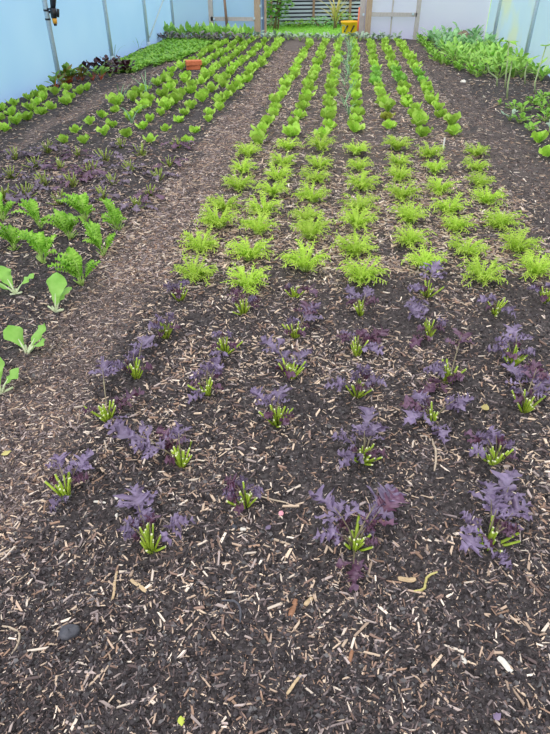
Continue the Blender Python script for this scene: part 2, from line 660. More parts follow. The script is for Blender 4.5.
chip_object('woodchip_mulch', [
    chips(150000, .85, 5.2, .9, .006, .036, bright, beds, .10, None, 2.1, .75),
    chips(30000, .55, 1.9, .9, .004, .026, fg, lambda x, y: .10 + .32 * patch(x, y) ** 2, 0, None, 2.6, .5),
    chips(700, .55, 1.9, .9, .025, .06, fg, lambda x, y: .2 + .8 * patch(x + 5, y) ** 2, 0, None, 1.8, .7),
    chips(70000, .5, 3.4, .9, .004, .026, darkish, lambda x, y: .35 + .45 * patch(x + 3, y), 0, None, 2.2, .5),
    chips(150000, 3.2, 15.5, 1.05, .014, .044, bright,
          lambda x, y: (.30 + .7 * patch(x, y)) * (1 - path_mask(x, y)) * np.where((x > 1.4) | (x < -1.45), .35, 1), .05),
], 'brown and pale wood chip mulch spread over the soil of the beds')
chip_object('path_chips', [
    chips(44000, 2.9, 14, .95, .008, .038, pathy, lambda x, y: path_mask(x, y), .04, (-1.6, -.8)),
    chips(26000, .9, 3.3, .9, .004, .026, darkish, lambda x, y: path_mask(x, y), 0, (-1.6, -.8), 1.9, .6),
    chips(15000, .9, 3.3, .9, .004, .026, pathy, lambda x, y: path_mask(x, y) * (.3 + .7 * patch(x, y)), 0, (-1.6, -.8), 1.9, .6),
    chips(26000, 3, 14, .95, .006, .030, darkish, lambda x, y: path_mask(x, y), .05, (1.25, 2.0)),
    chips(9000, 5.5, 14, 1, .010, .034, pathy, lambda x, y: path_mask(x, y), .05, (-3.6, -3.0)),
], 'fine trodden greyish brown wood chip covering the paths between beds')


def scatter_crumbs(n):
    x, y = sample_ground(n, .5, 5.5, .95)
    k = rng.random(n) < (1 - .75 * path_mask(x, y))
    x, y = x[k], y[k]
    n = len(x)
    s = (.0015 + .0062 * rng.random(n) ** 4) * (1 + .05 * y)
    c = gz(x, y) + s * .35
    d = np.array([(1, 0, 0), (-1, 0, 0), (0, 1, 0), (0, -1, 0), (0, 0, 1), (0, 0, -1)], float)
    V = np.stack([x, y, c], -1)[:, None] + d[None] * s[:, None, None] * (.6 + .7 * rng.random((n, 6, 1))) + rng.normal(0, .25, (n, 6, 3)) * s[:, None, None]
    b = np.array([(0, 2, 4), (2, 1, 4), (1, 3, 4), (3, 0, 4), (2, 0, 5), (1, 2, 5), (3, 1, 5), (0, 3, 5)])
    Fq = (b[None] + (np.arange(n) * 6)[:, None, None]).reshape(-1, 3)
    col = np.array([(.046, .040, .044)]) * (.35 + 1.7 * rng.random((n, 1))) + .11 * (rng.random((n, 1)) < .25) * rng.random((n, 1))
    o = np_mesh('soil_crumbs', V.reshape(-1, 3), Fq, M['crumbs'], np.repeat(col, 6, 0), False)
    tag(o, 'loose dark crumbs of soil covering the near bed', 'soil', kind='stuff')


scatter_crumbs(110000)

# ---------------------------------------------------------------- purple mustards in the foreground
MUST = [
    # row (from the left), base pixel, leaf tips
    (0, (69, 502), [(57, 458), (90, 456), (52, 512)]),
    (0, (109, 423), [(103, 362), (142, 392), (128, 436)]),
    (0, (136, 379), [(147, 332), (134, 348), (114, 366)]),
    (0, (165, 337), [(150, 326), (172, 312), (160, 318)]),
    (0, (180, 301), [(164, 284), (184, 281)]),
    (1, (151, 551), [(132, 484), (120, 528), (192, 520), (140, 506)]),
    (1, (182, 466), [(112, 428), (160, 428), (178, 424), (134, 446)]),
    (1, (208, 397), [(208, 364), (192, 374), (188, 402), (222, 366)]),
    (1, (226, 352), [(213, 331), (230, 332), (212, 364)]),
    (1, (244, 314), [(233, 288), (255, 298), (232, 300)]),
    (2, (246, 507), [(226, 478), (242, 476), (262, 490), (224, 494)]),
    (2, (277, 426), [(253, 390), (282, 386), (266, 398)]),
    (2, (290, 377), [(282, 348), (310, 346), (264, 333)]),
    (2, (295, 335), [(311, 298), (288, 315), (318, 302)]),
    (2, (294, 295), [(316, 289), (288, 282)]),
    (3, (354, 551), [(313, 492), (316, 538), (352, 590), (392, 484), (338, 520), (376, 516), (400, 494)]),
    (3, (362, 460), [(374, 404), (364, 422), (334, 434), (342, 462), (380, 420)]),
    (3, (357, 397), [(327, 384), (384, 382), (368, 366), (352, 372)]),
    (3, (357, 352), [(343, 325), (389, 324), (382, 348), (338, 332)]),
    (3, (361, 312), [(348, 282), (370, 282), (378, 296)]),
    (4, (432, 420), [(402, 400), (416, 388), (464, 398), (474, 392), (446, 438), (406, 418)]),
    (4, (448, 381), [(465, 325), (426, 368), (420, 394), (436, 360)]),
    (4, (429, 337), [(408, 302), (447, 320), (411, 345)]),
    (4, (426, 298), [(409, 288), (436, 262), (410, 314)]),
    (5, (488, 545), [(516, 466), (488, 478), (462, 548), (510, 568), (530, 500), (462, 512), (520, 526), (500, 494)]),
    (5, (494, 461), [(478, 430), (514, 438), (466, 428), (494, 424), (472, 448)]),
    (5, (511, 365), [(517, 322), (488, 346), (534, 352), (498, 336)]),
    (5, (494, 317), [(478, 303), (514, 316), (490, 300)]),
    (6, (524, 411), [(510, 362), (544, 388), (512, 386), (552, 372), (540, 358)]),
    (6, (544, 303), [(528, 288), (552, 286)]),
]


def cut_stalks(mb, n, l0, l1, r, spread, rnd):
    for k in range(n):
        a = rnd.uniform(0, 6.28)
        el = pi / 2 - abs(rnd.gauss(0, spread))
        el = max(el, .25)
        L = rnd.uniform(l0, l1)
        d, s, nn = frame(a, el)
        b = Vector((cos(a) * rnd.uniform(0, .012), sin(a) * rnd.uniform(0, .012), -.008))
        m = b + d * L * .55 + Vector((0, 0, -.004))
        e = b + d * L + Vector((cos(a), sin(a), .4)) * L * .08
        mb.tube([b, m, e], [r * 1.25, r * rnd.uniform(.9, 1.2), r * rnd.uniform(.75, 1)], 6, 0, True, 1, .75)


ROWS = ['row beside the left path', 'second row from the left path', 'third row from the left path', 'middle row',
        'third row from the right path', 'second row from the right path', 'row beside the right path']
rc = {}
for row, (px, py), tips in MUST:
    rc[row] = rc.get(row, 0) + 1
    rnd = random.Random(int(px * 31 + py))
    b = at(px, py, 0)
    b = Vector((b.x, b.y, G(b.x, b.y)))
    n_in_row = rc[row]
    look = 'bushy mustard' if len(tips) >= 6 else 'purple mustard'
    t = thing('purple_mustard', '%s with cut green stalks, %s from front in %s' % (look, ORD[n_in_row - 1], ROWS[row]),
              'mustard plant', b, 0, 'purple mustards at the front of the main bed')
    mb = MB()
    cut_stalks(mb, rnd.randint(13, 18), .045, .10, .0050, .40, rnd)
    build('cut_stalks', mb, [M['stub'], M['stub_end']], t)
    dist = b.length
    extra = []
    for (qx, qy) in tips:
        low = qy > py + 4
        z = rnd.uniform(.02, .035) if low else rnd.uniform(.06, .12)
        tip = at(qx, qy, z) - b
        tip.z = z
        extra.append(tip)
    # a few short leaves low in the crown
    for k in range(3):
        a = rnd.uniform(0, 6.28)
        r = rnd.uniform(.05, .085)
        extra.append(Vector((cos(a) * r, sin(a) * r, rnd.uniform(.05, .09))))
    for i, tip in enumerate(extra):
        short = i >= len(tips)
        Lh = tip.length
        start = Vector((rnd.uniform(-.012, .012), rnd.uniform(-.012, .012), 0))
        bl = min(.135, max(.055, Lh * .58))
        f0 = max(.12, 1 - bl / max(Lh, .01))
        ctrl = Vector((tip.x * .35, tip.y * .35, tip.z * 1.05 + .025))
        cv = bez(start, ctrl, tip, 10)
        i0 = min(8, max(2, int(10 * f0)))
        lm = MB()
        mat = M['purple_dark'] if (short or rnd.random() < .2) else M['purple']
        W = bl * rnd.uniform(.68, .9)
        lobed(lm, cv[i0], tip, W, lobes=rnd.choice([5, 6, 6]), sag=rnd.uniform(.0, .25), ruf=.009, rnd=rnd)
        # leaflets lower on the leaf stalk
        if not short:
            tdir = (tip - cv[i0]).normalized()
            sdir = tdir.cross(Vector((0, 0, 1))).normalized()
            for q in range(rnd.randint(2, 4)):
                s = -1 if q % 2 else 1
                c0 = cv[i0] + tdir * bl * rnd.uniform(-.15, .35)
                lobed(lm, c0, c0 + (sdir * s + tdir * .55 + Vector((0, 0, rnd.uniform(-.1, .25)))) * bl * rnd.uniform(.36, .55),
                      bl * .36, lobes=3, ruf=.005, rnd=rnd)
        lf = build('leaf', lm, mat, t)
        pm = MB()
        pm.tube(cv[:i0 + 3], [.0028] * (i0 + 1) + [.0018, .001], 5, flat=.7)
        build('leaf_stalk', pm, M['petiole'], lf)

# ---------------------------------------------------------------- frilly endives
ROWX = [-.84, -.51, -.18, .16, .51, .84, 1.17]
END = [
    [(195, 277), (201, 250), (219, 230), (224, 212), (239, 190), (243, 174), (248, 157)],
    [(248, 287), (250, 258), (259, 236), (265, 217), (273, 197), (278, 181), (283, 166), (288, 150)],
    [(305, 269), (310, 242), (306, 223), (312, 201), (315, 181), (319, 168), (320, 152)],
    [(361, 281), (355, 256), (357, 231), (359, 212), (361, 189), (359, 171), (356, 155)],
    [(424, 270), (410, 246), (408, 224), (401, 201), (399, 180), (399, 166), (397, 151)],
    [(481, 286), (466, 257), (455, 232), (448, 214), (439, 194), (434, 173), (430, 158)],
    [(534, 278), (515, 253), (499, 228), (486, 204), (479, 188), (475, 171), (475, 157)],
]


def endive_meshes(seed):
    rnd = random.Random(seed)
    mb = MB()
    for k in range(62):
        a = rnd.uniform(0, 6.28)
        e0 = rnd.uniform(.75, 1.45)
        e1 = rnd.uniform(-.7, .5)
        L = rnd.uniform(.10, .175)
        p = Vector((cos(a) * .012, sin(a) * .012, .006))
        n = 8
        w = rnd.uniform(.0022, .0036)
        cur = rnd.uniform(-.8, .8)
        pts = [p]
        for i in range(n):
            d, s, nn = frame(a + cur * i / n, e0 + (e1 - e0) * (i / n) ** 1.2)
            p = p + d * L / n
            pts.append(p)
        P = []
        for i, q in enumerate(pts):
            d, s, nn = frame(a + cur * i / n, e0 + (e1 - e0) * (i / n) ** 1.2)
            ww = w * (1.5 - .9 * i / n)
            P.append([q - s * ww, q + nn * .001, q + s * ww])
        mb.grid(P)
        for i in range(2, n + 1):          # feathery side barbs
            d, s, nn = frame(a + cur * i / n, e0 + (e1 - e0) * (i / n) ** 1.2)
            for sg in (-1, 1):
                if rnd.random() < .15:
                    continue
                l = rnd.uniform(.012, .030) * (.6 + .7 * i / n)
                tipp = pts[i] + (s * sg * .8 + d * .8 + nn * rnd.uniform(-.3, .7)).normalized() * l
                mid = pts[i] + (tipp - pts[i]) * .6 + nn * .003
                ww = .0030
                mb.add([pts[i] - d * ww, mid - d * ww * 1.2, tipp, mid + d * ww * 1.6, pts[i] + d * ww], [(0, 1, 3, 4), (1, 2, 3)])
    st = MB()
    for k in range(22):
        a = rnd.uniform(0, 6.28)
        d, s, nn = frame(a, rnd.uniform(.6, 1.45))
        b = Vector((cos(a) * .014, sin(a) * .014, -.006))
        st.tube([b, b + d * rnd.uniform(.03, .055)], [.0034, .002], 5)
    return [('foliage', mb.mesh('foliage', M['endive'])), ('stalks', st.mesh('stalks', M['endive_stalk']))]


ENDV = [endive_meshes(100 + i) for i in range(7)]
for r, L in enumerate(END):
    for i, (px, py) in enumerate(L):
        p = at(px, py, 0)
        plant('frilly_endive', random.choice(ENDV), (p.x, p.y, G(p.x, p.y)), random.uniform(0, 6.28), random.uniform(.84, 1.08),
              'pale lime frilly endive, %s behind purple mustards in %s' % (ORD[i], ROWS[r]),
              'endive', 'frilly endives in the main bed')


# ---------------------------------------------------------------- lettuces
def lettuce_mesh(seed, mat, dark=False):
    rnd = random.Random(seed)
    mb = MB()
    a0 = rnd.uniform(0, 6.28)
    n = rnd.randint(4, 6)
    for k in range(n):
        blade(mb, (0, 0, -.004), a0 + k * 6.28 / n + rnd.uniform(-.25, .25), rnd.uniform(.10, .135), rnd.uniform(.085, .115),
              rnd.uniform(.85, 1.35), rnd.uniform(.4, 1.1), .010, rnd.choice([2, 3]), .35, 7, 7, rnd=rnd)
    for k in range(3):
        blade(mb, (0, 0, 0), a0 + 1 + k * 2.1, rnd.uniform(.075, .105), rnd.uniform(.06, .08), 1.35, rnd.uniform(1.1, 1.6),
              .007, 3, .5, 6, 7, rnd=rnd)
    return [('lettuce', mb.mesh('lettuce', mat))]


LET = [lettuce_mesh(i, M['lettuce']) for i in range(9)]
LETD = [lettuce_mesh(40 + i, M['lettuce_dark']) for i in range(4)]
LETB = [lettuce_mesh(60, M['lettuce_bronze'])]
START = [6.12, 6.42, 6.32, 6.7, 6.85, 6.55, 6.65]
for r, x in enumerate(ROWX):
    y = START[r]
    i = 0
    while y < 15.75:
        v = LET
        if 9.6 < y < 11.2 and r >= 4:
            v = LETD
        if r == 4 and i == 1:
            v = LETB
        xx = x + random.gauss(0, .02) + (0 if r else -.02 * i / 20)
        plant('lettuce', random.choice(v), (xx, y, G(xx, y)), random.uniform(0, 6.28), random.uniform(1.05, 1.4),
              ('bronze tinged lettuce, %s behind frilly endives in %s' if v is LETB else
               'lime green lettuce, %s behind frilly endives in %s') % (ORD[i], ROWS[r]),
              'lettuce', 'lettuces in the main bed')
        y += .42 + random.uniform(-.05, .05)
        i += 1

# lettuces of the left bed
LROWS = [(-1.56, 6.1, 'row beside the main path'), (-1.89, 6.0, 'second row from the main path'), (-2.2, 6.15, 'third row from the main path'),
         (-2.51, 5.9, 'fourth row from the main path'), (-2.83, 5.95, 'fifth row from the main path')]
for r, (x, y, rn) in enumerate(LROWS):
    i = 0
    while y < 15.5:
        if not (r == 3 and 10.4 < y < 11.1):
            xx = x + random.gauss(0, .03)
            plant('lettuce', random.choice(LET), (xx, y, G(xx, y)), random.uniform(0, 6.28), (random.uniform(.82, 1.0) if y < 7.6 else random.uniform(1.1, 1.45)),
                  'lime lettuce in left bed, %s behind small mustards in %s' % (ORD[i], rn),
                  'lettuce', 'lettuces in the left bed')
        y += (.36 if y < 8 else .39) + random.uniform(-.06, .06) + (.12 if y < 7 and r < 2 else 0)
        i += 1
for r, (x, y0, y1, rn) in enumerate([(-3.68, 6.0, 9.0, 'row beside the narrow chip path'), (-3.98, 6.2, 8.9, 'middle row'), (-4.24, 6.8, 8.7, 'row against the polythene')]):
    y = y0
    i = 0
    while y < y1:
        xx = x + random.gauss(0, .03)
        plant('lettuce', random.choice(LET), (xx, y, G(xx, y)), random.uniform(0, 6.28), random.uniform(.95, 1.2),
              'far left lettuce, %s from the front in the %s' % (ORD[i], rn),
              'lettuce', 'lettuces along the left wall')
        y += .31 + random.uniform(-.03, .03)
        i += 1


# ---------------------------------------------------------------- small cut mustards of the left bed
def small_mustard(seed):
    rnd = random.Random(seed)
    st = MB()
    cut_stalks(st, rnd.randint(12, 16), .06, .125, .0048, .5, rnd)
    mb = MB()
    for k in range(rnd.randint(9, 12)):
        a = rnd.uniform(0, 6.28)
        r = rnd.uniform(.06, .18)
        z = rnd.uniform(.025, .075)
        c = Vector((cos(a) * r * .45, sin(a) * r * .45, z))
        mb.tube(bez((0, 0, 0), c * .5 + Vector((0, 0, .03)), c, 3), .002, 4)
        lobed(mb, c, (cos(a) * r * 1.15, sin(a) * r * 1.15, z - .012), r * .6, lobes=3, ruf=.006, rnd=rnd, nu=12)
    return [('cut_stalks', st.mesh('cut_stalks', [M['stub_olive'], M['stub_end']])),
            ('leaves', mb.mesh('leaves', rnd.choice([M['dull_purple'], M['dull_purple'], M['purple_dark']])))]


SM = [small_mustard(i) for i in range(7)]
SPOTS = [(122, 149), (141, 156), (178, 147), (105, 161), (131, 172), (169, 167), (113, 184), (159, 179), (150, 196), (137, 209),
         (103, 199), (93, 173), (48, 154), (79, 157), (35, 167), (60, 169), (12, 178), (45, 185), (26, 197), (73, 187), (89, 175),
         (61, 205), (16, 160), (6, 200)]
pts = [at(*p) for p in SPOTS]
lines = {}
for p in pts:
    k = min(range(5), key=lambda q: abs(p.x - [-1.5, -1.83, -2.15, -2.46, -2.8][q]))
    lines.setdefault(k, []).append(p)
SROW = ['row beside the path', 'second row from the path', 'third row from the path', 'fourth row from the path', 'leftmost row']
for k, L in lines.items():
    for i, p in enumerate(sorted(L, key=lambda q: q.y)):
        plant('small_mustard', random.choice(SM), (p.x, p.y, G(p.x, p.y)), random.uniform(0, 6.28), random.uniform(.85, 1.1),
              'small cut mustard in left bed, %s from front in the %s' % (ORD[i], SROW[k]),
              'mustard plant', 'small cut mustards in the left bed')

# ---------------------------------------------------------------- curly green mustards
CURLY = [((41, 228), 'behind the row of three'), ((85, 219), 'tall, at the back of the curly patch'), ((118, 230), 'nearest the path, in the back line'),
         ((70, 239), 'in the middle of the curly patch'), ((103, 255), 'leaning left over dark soil beside the path'),
         ((15, 250), 'at the left, in front of the back line'), ((44, 264), 'in the front line, left of the leaning one'),
         ((4, 222), 'cut by the left picture edge'), ((82, 285), 'nearest the front, behind the broad leaved greens')]
for (px, py), where in CURLY:
    rnd = random.Random(px * 7 + py)
    p = at(px, py)
    t = thing('curly_mustard', 'bright green curly mustard %s' % where, 'mustard plant', (p.x, p.y, G(p.x, p.y)), 0,
              'curly green mustards in the left bed')
    st = MB()
    lf = MB()
    n = rnd.randint(6, 8)
    for k in range(n):
        a = pi + rnd.gauss(-.35, .75) if k else rnd.uniform(-.5, .8)
        e0 = rnd.uniform(1.05, 1.5)
        L = rnd.uniform(.16, .25) * (1 if k else .7)
        d, s, nn = frame(a, e0)
        m = Vector((0, 0, -.006)) + d * L * .4
        st.tube([Vector((rnd.uniform(-.01, .01), rnd.uniform(-.01, .01), -.008)), m * .5, m, m + d * L * .3], [.006, .0055, .004, .0025], 6, flat=.6)
        blade(lf, m * .75, a, L * .8, rnd.uniform(.05, .065), e0, rnd.uniform(-.6, .6), .012, rnd.choice([9, 10, 11]), .1, 44, 9, 'ovate', rnd=rnd, edge=.12, curl=rnd.uniform(-.6, .6))
        blade(lf, m * .95, a + rnd.uniform(-.15, .15), L * .62, rnd.uniform(.055, .075), e0 + .15, rnd.uniform(-.4, .8), .015, rnd.choice([7, 8, 9]), -.2, 36, 9, 'obovate', rnd=rnd, edge=.14, curl=rnd.uniform(-.8, .8))
    for k in range(7):
        a = rnd.uniform(0, 6.28)
        d, s, nn = frame(a, rnd.uniform(.5, 1.3))
        st.tube([(0, 0, -.006), d * rnd.uniform(.04, .08)], [.005, .004], 6, flat=.7)
    build('stalks', st, M['curly_stalk'], t)
    build('foliage', lf, M['curly'], t)

# ---------------------------------------------------------------- broad leaved greens at the left edge
CHOY = [((16, 295), 'biggest, cut by the left picture edge', [(3.5, .17, .10, .9, .2), (2.6, .15, .10, 1.1, .5), (.6, .12, .07, .9, .3)]),
        ((56, 312), 'middle one with a single tall leaf', [(1.5, .17, .115, 1.25, .9), (1.1, .13, .05, 1.0, -.1)]),
        ((27, 353), 'with a small second leaf beside it', [(2.6, .125, .10, 1.0, .5), (.9, .13, .07, .9, .6), (.2, .09, .06, .8, .2)]),
        ((1, 391), 'nearest the front, half out of frame', [(2.2, .14, .10, 1.1, .5), (.7, .10, .07, 1.0, .4)])]
for (px, py), where, leaves in CHOY:
    p = at(px, py)
    t = thing('broad_leaf_green', 'pale green broad leaved salad at left edge, %s' % where, 'salad plant',
              (p.x, p.y, G(p.x, p.y)), 0, 'broad leaved greens at the left edge')
    rnd = random.Random(px)
    for (a, L, W, e0, e1) in leaves:
        d, s, nn = frame(a, e0)
        lm = MB()
        blade(lm, d * .035, a, L, W * 1.05, e0, e1, .009, 2, .25, 18, 11, rnd=rnd, edge=.04)
        lf = build('leaf', lm, M['choy'], t)
        sm = MB()
        e = d * .035
        sm.tube([(0, 0, -.008), e, e + frame(a, e0 + (e1 - e0) * .15)[0] * L * .35], [.008, .006, .002], 6, flat=.7)
        build('leaf_stalk', sm, M['choy_stalk'], lf)
    sm = MB()
    for k in range(5):
        d, s, nn = frame(rnd.uniform(0, 6.28), rnd.uniform(.2, .9))
        sm.tube([(0, 0, -.004), d * rnd.uniform(.03, .055)], [.006, .005], 6)
    build('cut_stalks', sm, M['choy_stalk'], t)


# ---------------------------------------------------------------- alliums
def allium(seed, n=7, L0=.22, L1=.36):
    rnd = random.Random(seed)
    mb = MB()
    for k in range(n):
        blade(mb, (0, 0, -.006), rnd.uniform(0, 6.28), rnd.uniform(L0, L1), .014, rnd.uniform(1.1, 1.5), rnd.uniform(-.5, .8),
              0, 1, .3, 8, 3, 'strap', rnd=rnd)
    sh = MB()
    sh.tube([(0, 0, -.01), (0, 0, .05)], [.008, .007], 7)
    return [('leaves', mb.mesh('leaves', M['allium'])), ('stem', sh.mesh('stem', M['choy_stalk']))]


ALL = [allium(i) for i in range(4)]
y = 7.6
i = 0
while y < 14.5:
    x = .06 + random.gauss(0, .03)
    plant('spring_onion', random.choice(ALL), (x, y, G(x, y)), random.uniform(0, 6.28), random.uniform(.9, 1.2),
          'blue green spring onion, %s behind the endives beside the middle lettuce row' % ORD[i], 'onion',
          'spring onions in the middle row')
    y += .52
    i += 1
for (px, py), w in (((132, 124), 'nearest the front among the lettuces'), ((121, 104), 'left of the orange brick, between lettuces'),
                    ((147, 96), 'deeper in the left bed than two others')):
    p = at(px, py)
    plant('spring_onion', random.choice(ALL), (p.x, p.y, G(p.x, p.y)), random.uniform(0, 6), 1.1,
          'blue green spring onion in left bed, %s' % w, 'onion', 'spring onions in the left bed')
for (px, py, w) in ((92, 62, 'behind the dark red salads'), (122, 52, 'behind the seedling mat'), (28, 82, 'behind the far left lettuces')):
    p = at(px, py)
    plant('spring_onion', [(a, b) for a, b in allium(px, 3, .3, .5)], (max(p.x, -4.3), p.y, G(p.x, p.y)), 0, 1,
          'few thin onion leaves against the left polythene, %s' % w, 'onion', 'thin onions at the left wall')


# ---------------------------------------------------------------- leafy clumps
def clump(seed, mat, n, L0, L1, W, e0=(.7, 1.4), e1=(-.2, .7), stem=None, prof='obovate', ruf=.006):
    rnd = random.Random(seed)
    mb = MB()
    st = MB()
    for k in range(n):
        a = rnd.uniform(0, 6.28)
        L = rnd.uniform(L0, L1)
        ee = rnd.uniform(*e0)
        d, s, nn = frame(a, ee)
        h = L * rnd.uniform(.2, .55)
        blade(mb, d * h, a, L * .6, W * rnd.uniform(.7, 1.1), ee, rnd.uniform(*e1), ruf, 2, .2, 5, 5, prof, rnd=rnd)
        st.tube([(0, 0, -.006), d * h, d * (h + L * .1)], [.004, .003, .002], 4, cap=False)
    return [('foliage', mb.mesh('foliage', mat)), ('stalks', st.mesh('stalks', stem or M['curly_stalk']))]


SPI = [clump(i, M['spinach'], 15, .08, .14, .05, (.35, 1.15), (-.3, .5)) for i in range(4)]
RB = [(215, 440), (300, 412), (270, 495), (350, 445), (290, 550), (365, 495), (360, 385), (345, 400), (255, 447), (330, 420),
      (385, 430), (240, 505), (385, 470)]
for i, (a, b) in enumerate(sorted(RB, key=lambda q: -q[1])):
    p = at(470 + a / 4.89, 20 + b / 4.89)
    plant('spinach', random.choice(SPI), (p.x, p.y, G(p.x, p.y)), random.uniform(0, 6.28), random.uniform(.95, 1.2),
          'dark green spinach rosette at right edge, %s nearest the camera' % ORD[i], 'spinach', 'spinach rosettes in the right bed')
p = at(470 + 195 / 4.89, 20 + 492 / 4.89)
plant('kale_seedling', clump(77, M['greygreen'], 9, .09, .15, .06), (p.x, p.y, G(p.x, p.y)), 0, 1.1,
      'pale blue grey kale plant left of the spinach rosettes', 'kale')
p = at(470 + 140 / 4.89, 20 + 418 / 4.89)
plant('kale_seedling', clump(78, M['curly'], 6, .06, .09, .04), (p.x, p.y, G(p.x, p.y)), 0, 1,
      'tiny flat green seedling alone below the bean shoots', 'seedling')
p = at(470 + 335 / 4.89, 20 + 604 / 4.89)
plant('lettuce', [('lettuce', lettuce_mesh(91, M['lettuce'])[0][1])], (p.x, p.y, G(p.x, p.y)), 0, 1.15,
      'yellow green upright lettuce in front of the spinach rosettes', 'lettuce')
p = at(470 + 372 / 4.89, 20 + 678 / 4.89)
plant('lettuce', [('lettuce', lettuce_mesh(93, M['lettuce'])[0][1])], (p.x, p.y, G(p.x, p.y)), 1, 1.1,
      'small yellow green lettuce at right edge nearest the endives', 'lettuce')
p = at(470 + 385 / 4.89, 20 + 560 / 4.89)
plant('kale_seedling', clump(79, M['greygreen'], 5, .13, .2, .09), (p.x, p.y, G(p.x, p.y)), 0, 1,
      'pale bluish broad leaf plant cut by the right edge', 'kale')

# right hand dense strip
RS = [clump(20 + i, M['salad'], 18, .20, .36, .08) for i in range(5)]
RT = [clump(30 + i, M['bluegreen'], 18, .22, .40, .085) for i in range(4)]
RF = [clump(40 + i, M['spinach'], 20, .12, .20, .06, (.5, 1.4), (0, .6)) for i in range(3)]
ROCKS = [at(461, 44), at(472, 46)]
y = 10.75
while y < 16.4:
    x = 1.72 + max(0, (12.4 - y)) * .26
    first = True
    while x < 3.02:
        yy = y + random.uniform(-.08, .08)
        xx = x + random.uniform(-.05, .05)
        if not (yy < 11.3 and xx > 2.75) and not any((xx - q.x) ** 2 + (yy - q.y) ** 2 < .2 for q in ROCKS):
            if first:
                v, lab, gr = RF, 'low dark green salad clump on the front edge of the right strip', 'low clumps edging the right strip'
            elif yy < 13.8:
                v, lab, gr = RS, 'leafy mid green salad plant in the dense strip along right wall', 'leafy salads along the right wall'
            else:
                v, lab, gr = RT, 'bluish green leafy plant at the far end of right strip', 'bluish greens at the far right'
            plant('leafy_salad', random.choice(v), (xx, yy, G(xx, yy)), random.uniform(0, 6.28), random.uniform(.85, 1.15), lab, 'salad plant', gr)
        first = False
        x += .30
    y += .32
for (px, py, w) in ((521, 78, 'behind the bean shoots'), (536, 76, 'at the right edge behind the tallest bean shoot'), (548, 80, 'cut by the right edge')):
    p = at(px, py)
    plant('leafy_salad', random.choice(RS), (min(p.x, 3.1), p.y, G(p.x, p.y)), random.uniform(0, 6), .95,
          'round leafy green clump %s' % w, 'salad plant')

# bean shoots
BEANS = [((497, 86), [(497, 78), (489, 72), (487, 60)], 'bent bean shoot with kinked stem, leftmost of the shoots'),
         ((505, 88), [(506, 74), (508, 56), (509, 42)], 'tall bean shoot with a dark rounded leaf on top'),
         ((507, 99), [(508, 84), (511, 68), (512, 60)], 'pale bean shoot nearest the camera, drooping pale leaf'),
         ((525, 84), [(525, 74), (527, 64), (528, 60)], 'short bean shoot behind, between the tall ones'),
         ((535, 93), [(535, 82), (540, 66), (546, 46)], 'tallest slanting bean shoot at the right edge')]
for (bx, by), ptsx, lab in BEANS:
    p = at(bx, by)
    base = Vector((p.x, p.y, G(p.x, p.y)))
    t = thing('bean_shoot', lab, 'bean plant', base)
    P = [Vector((0, 0, -.01))] + [at_y(qx, qy, p.y) - base for qx, qy in ptsx]
    sm = MB()
    sm.tube(P, [.012, .011, .010, .008], 6)
    build('stem', sm, M['bean_stem'], t)
    lm = MB()
    rnd = random.Random(bx)
    for k in range(4):
        blade(lm, P[-1], k * 1.57 + rnd.uniform(0, .8), rnd.uniform(.10, .16), .09, rnd.uniform(.2, .9), rnd.uniform(-.9, -.2), .006, 2, .2, 6, 5, 'ovate', rnd=rnd)
    build('leaves', lm, M['curly'], t)

# left wall strip: dark red salads, chard, seedling mat, back plants
RED = [clump(50 + i, M['redleaf'], 14, .12, .22, .085, ruf=.012) for i in range(3)]
CHA = [clump(60 + i, M['chard'], 9, .16, .28, .08, stem=M['redstem']) for i in range(3)]
for q in CHA:
    q[0][1].materials[0] = M['chard_red'] if q is CHA[1] else M['chard']
for i, (px, py) in enumerate([(30, 85), (40, 82), (47, 79), (54, 80), (63, 80), (68, 76), (72, 79), (83, 77), (93, 77), (101, 76)]):
    p = at(px, py + 4)
    p.x = max(p.x, -4.2)
    plant('chard', CHA[i % 3], (p.x, p.y, G(p.x, p.y)), i * 1.3, random.uniform(1.05, 1.3),
          'green chard with red stems by the left wall, %s from the left' % ORD[i], 'chard', 'red stemmed chard')
for i, (px, py) in enumerate([(86, 74), (96, 72), (104, 71), (110, 76), (114, 69), (119, 73), (124, 67), (127, 72), (108, 67)]):
    p = at(px, py + 1)
    plant('red_salad', RED[i % 3], (p.x, p.y, G(p.x, p.y)), i * 1.7, random.uniform(1.0, 1.3),
          'dark red leafy salad in the patch beside the left wall', 'salad plant', 'dark red salads by the left wall')


def mat_patch(name, lab, mat, n, xr, yr, h, seed):
    rnd = random.Random(seed)
    mb = MB()
    for k in range(n):
        x = rnd.uniform(*xr)
        y = rnd.uniform(*yr)
        if x > -3.55 and y < 11.1 + (x + 3.55) * 4 + .4 * sin(x * 30):
            continue
        blade(mb, (x, y, G(x, y) - .005 + rnd.uniform(.3, 1) * h * .6), rnd.uniform(0, 6.28), h * rnd.uniform(.6, 1.0), h * .6, rnd.uniform(.2, 1.3),
              rnd.uniform(-.2, .6), .002, 1, .2, 3, 3, rnd=rnd)
        mb.tube([(x, y, G(x, y) - .005), (x, y, G(x, y) + h * .5)], .002, 3, cap=False)
    o = build(name, mb, mat)
    return tag(o, lab, 'seedlings', kind='stuff')


mat_patch('seedling_mat', 'dense low mat of bright green seedlings along the left wall', M['spinach'], 9000, (-4.2, -3.12), (10.6, 15.5), .09, 3)

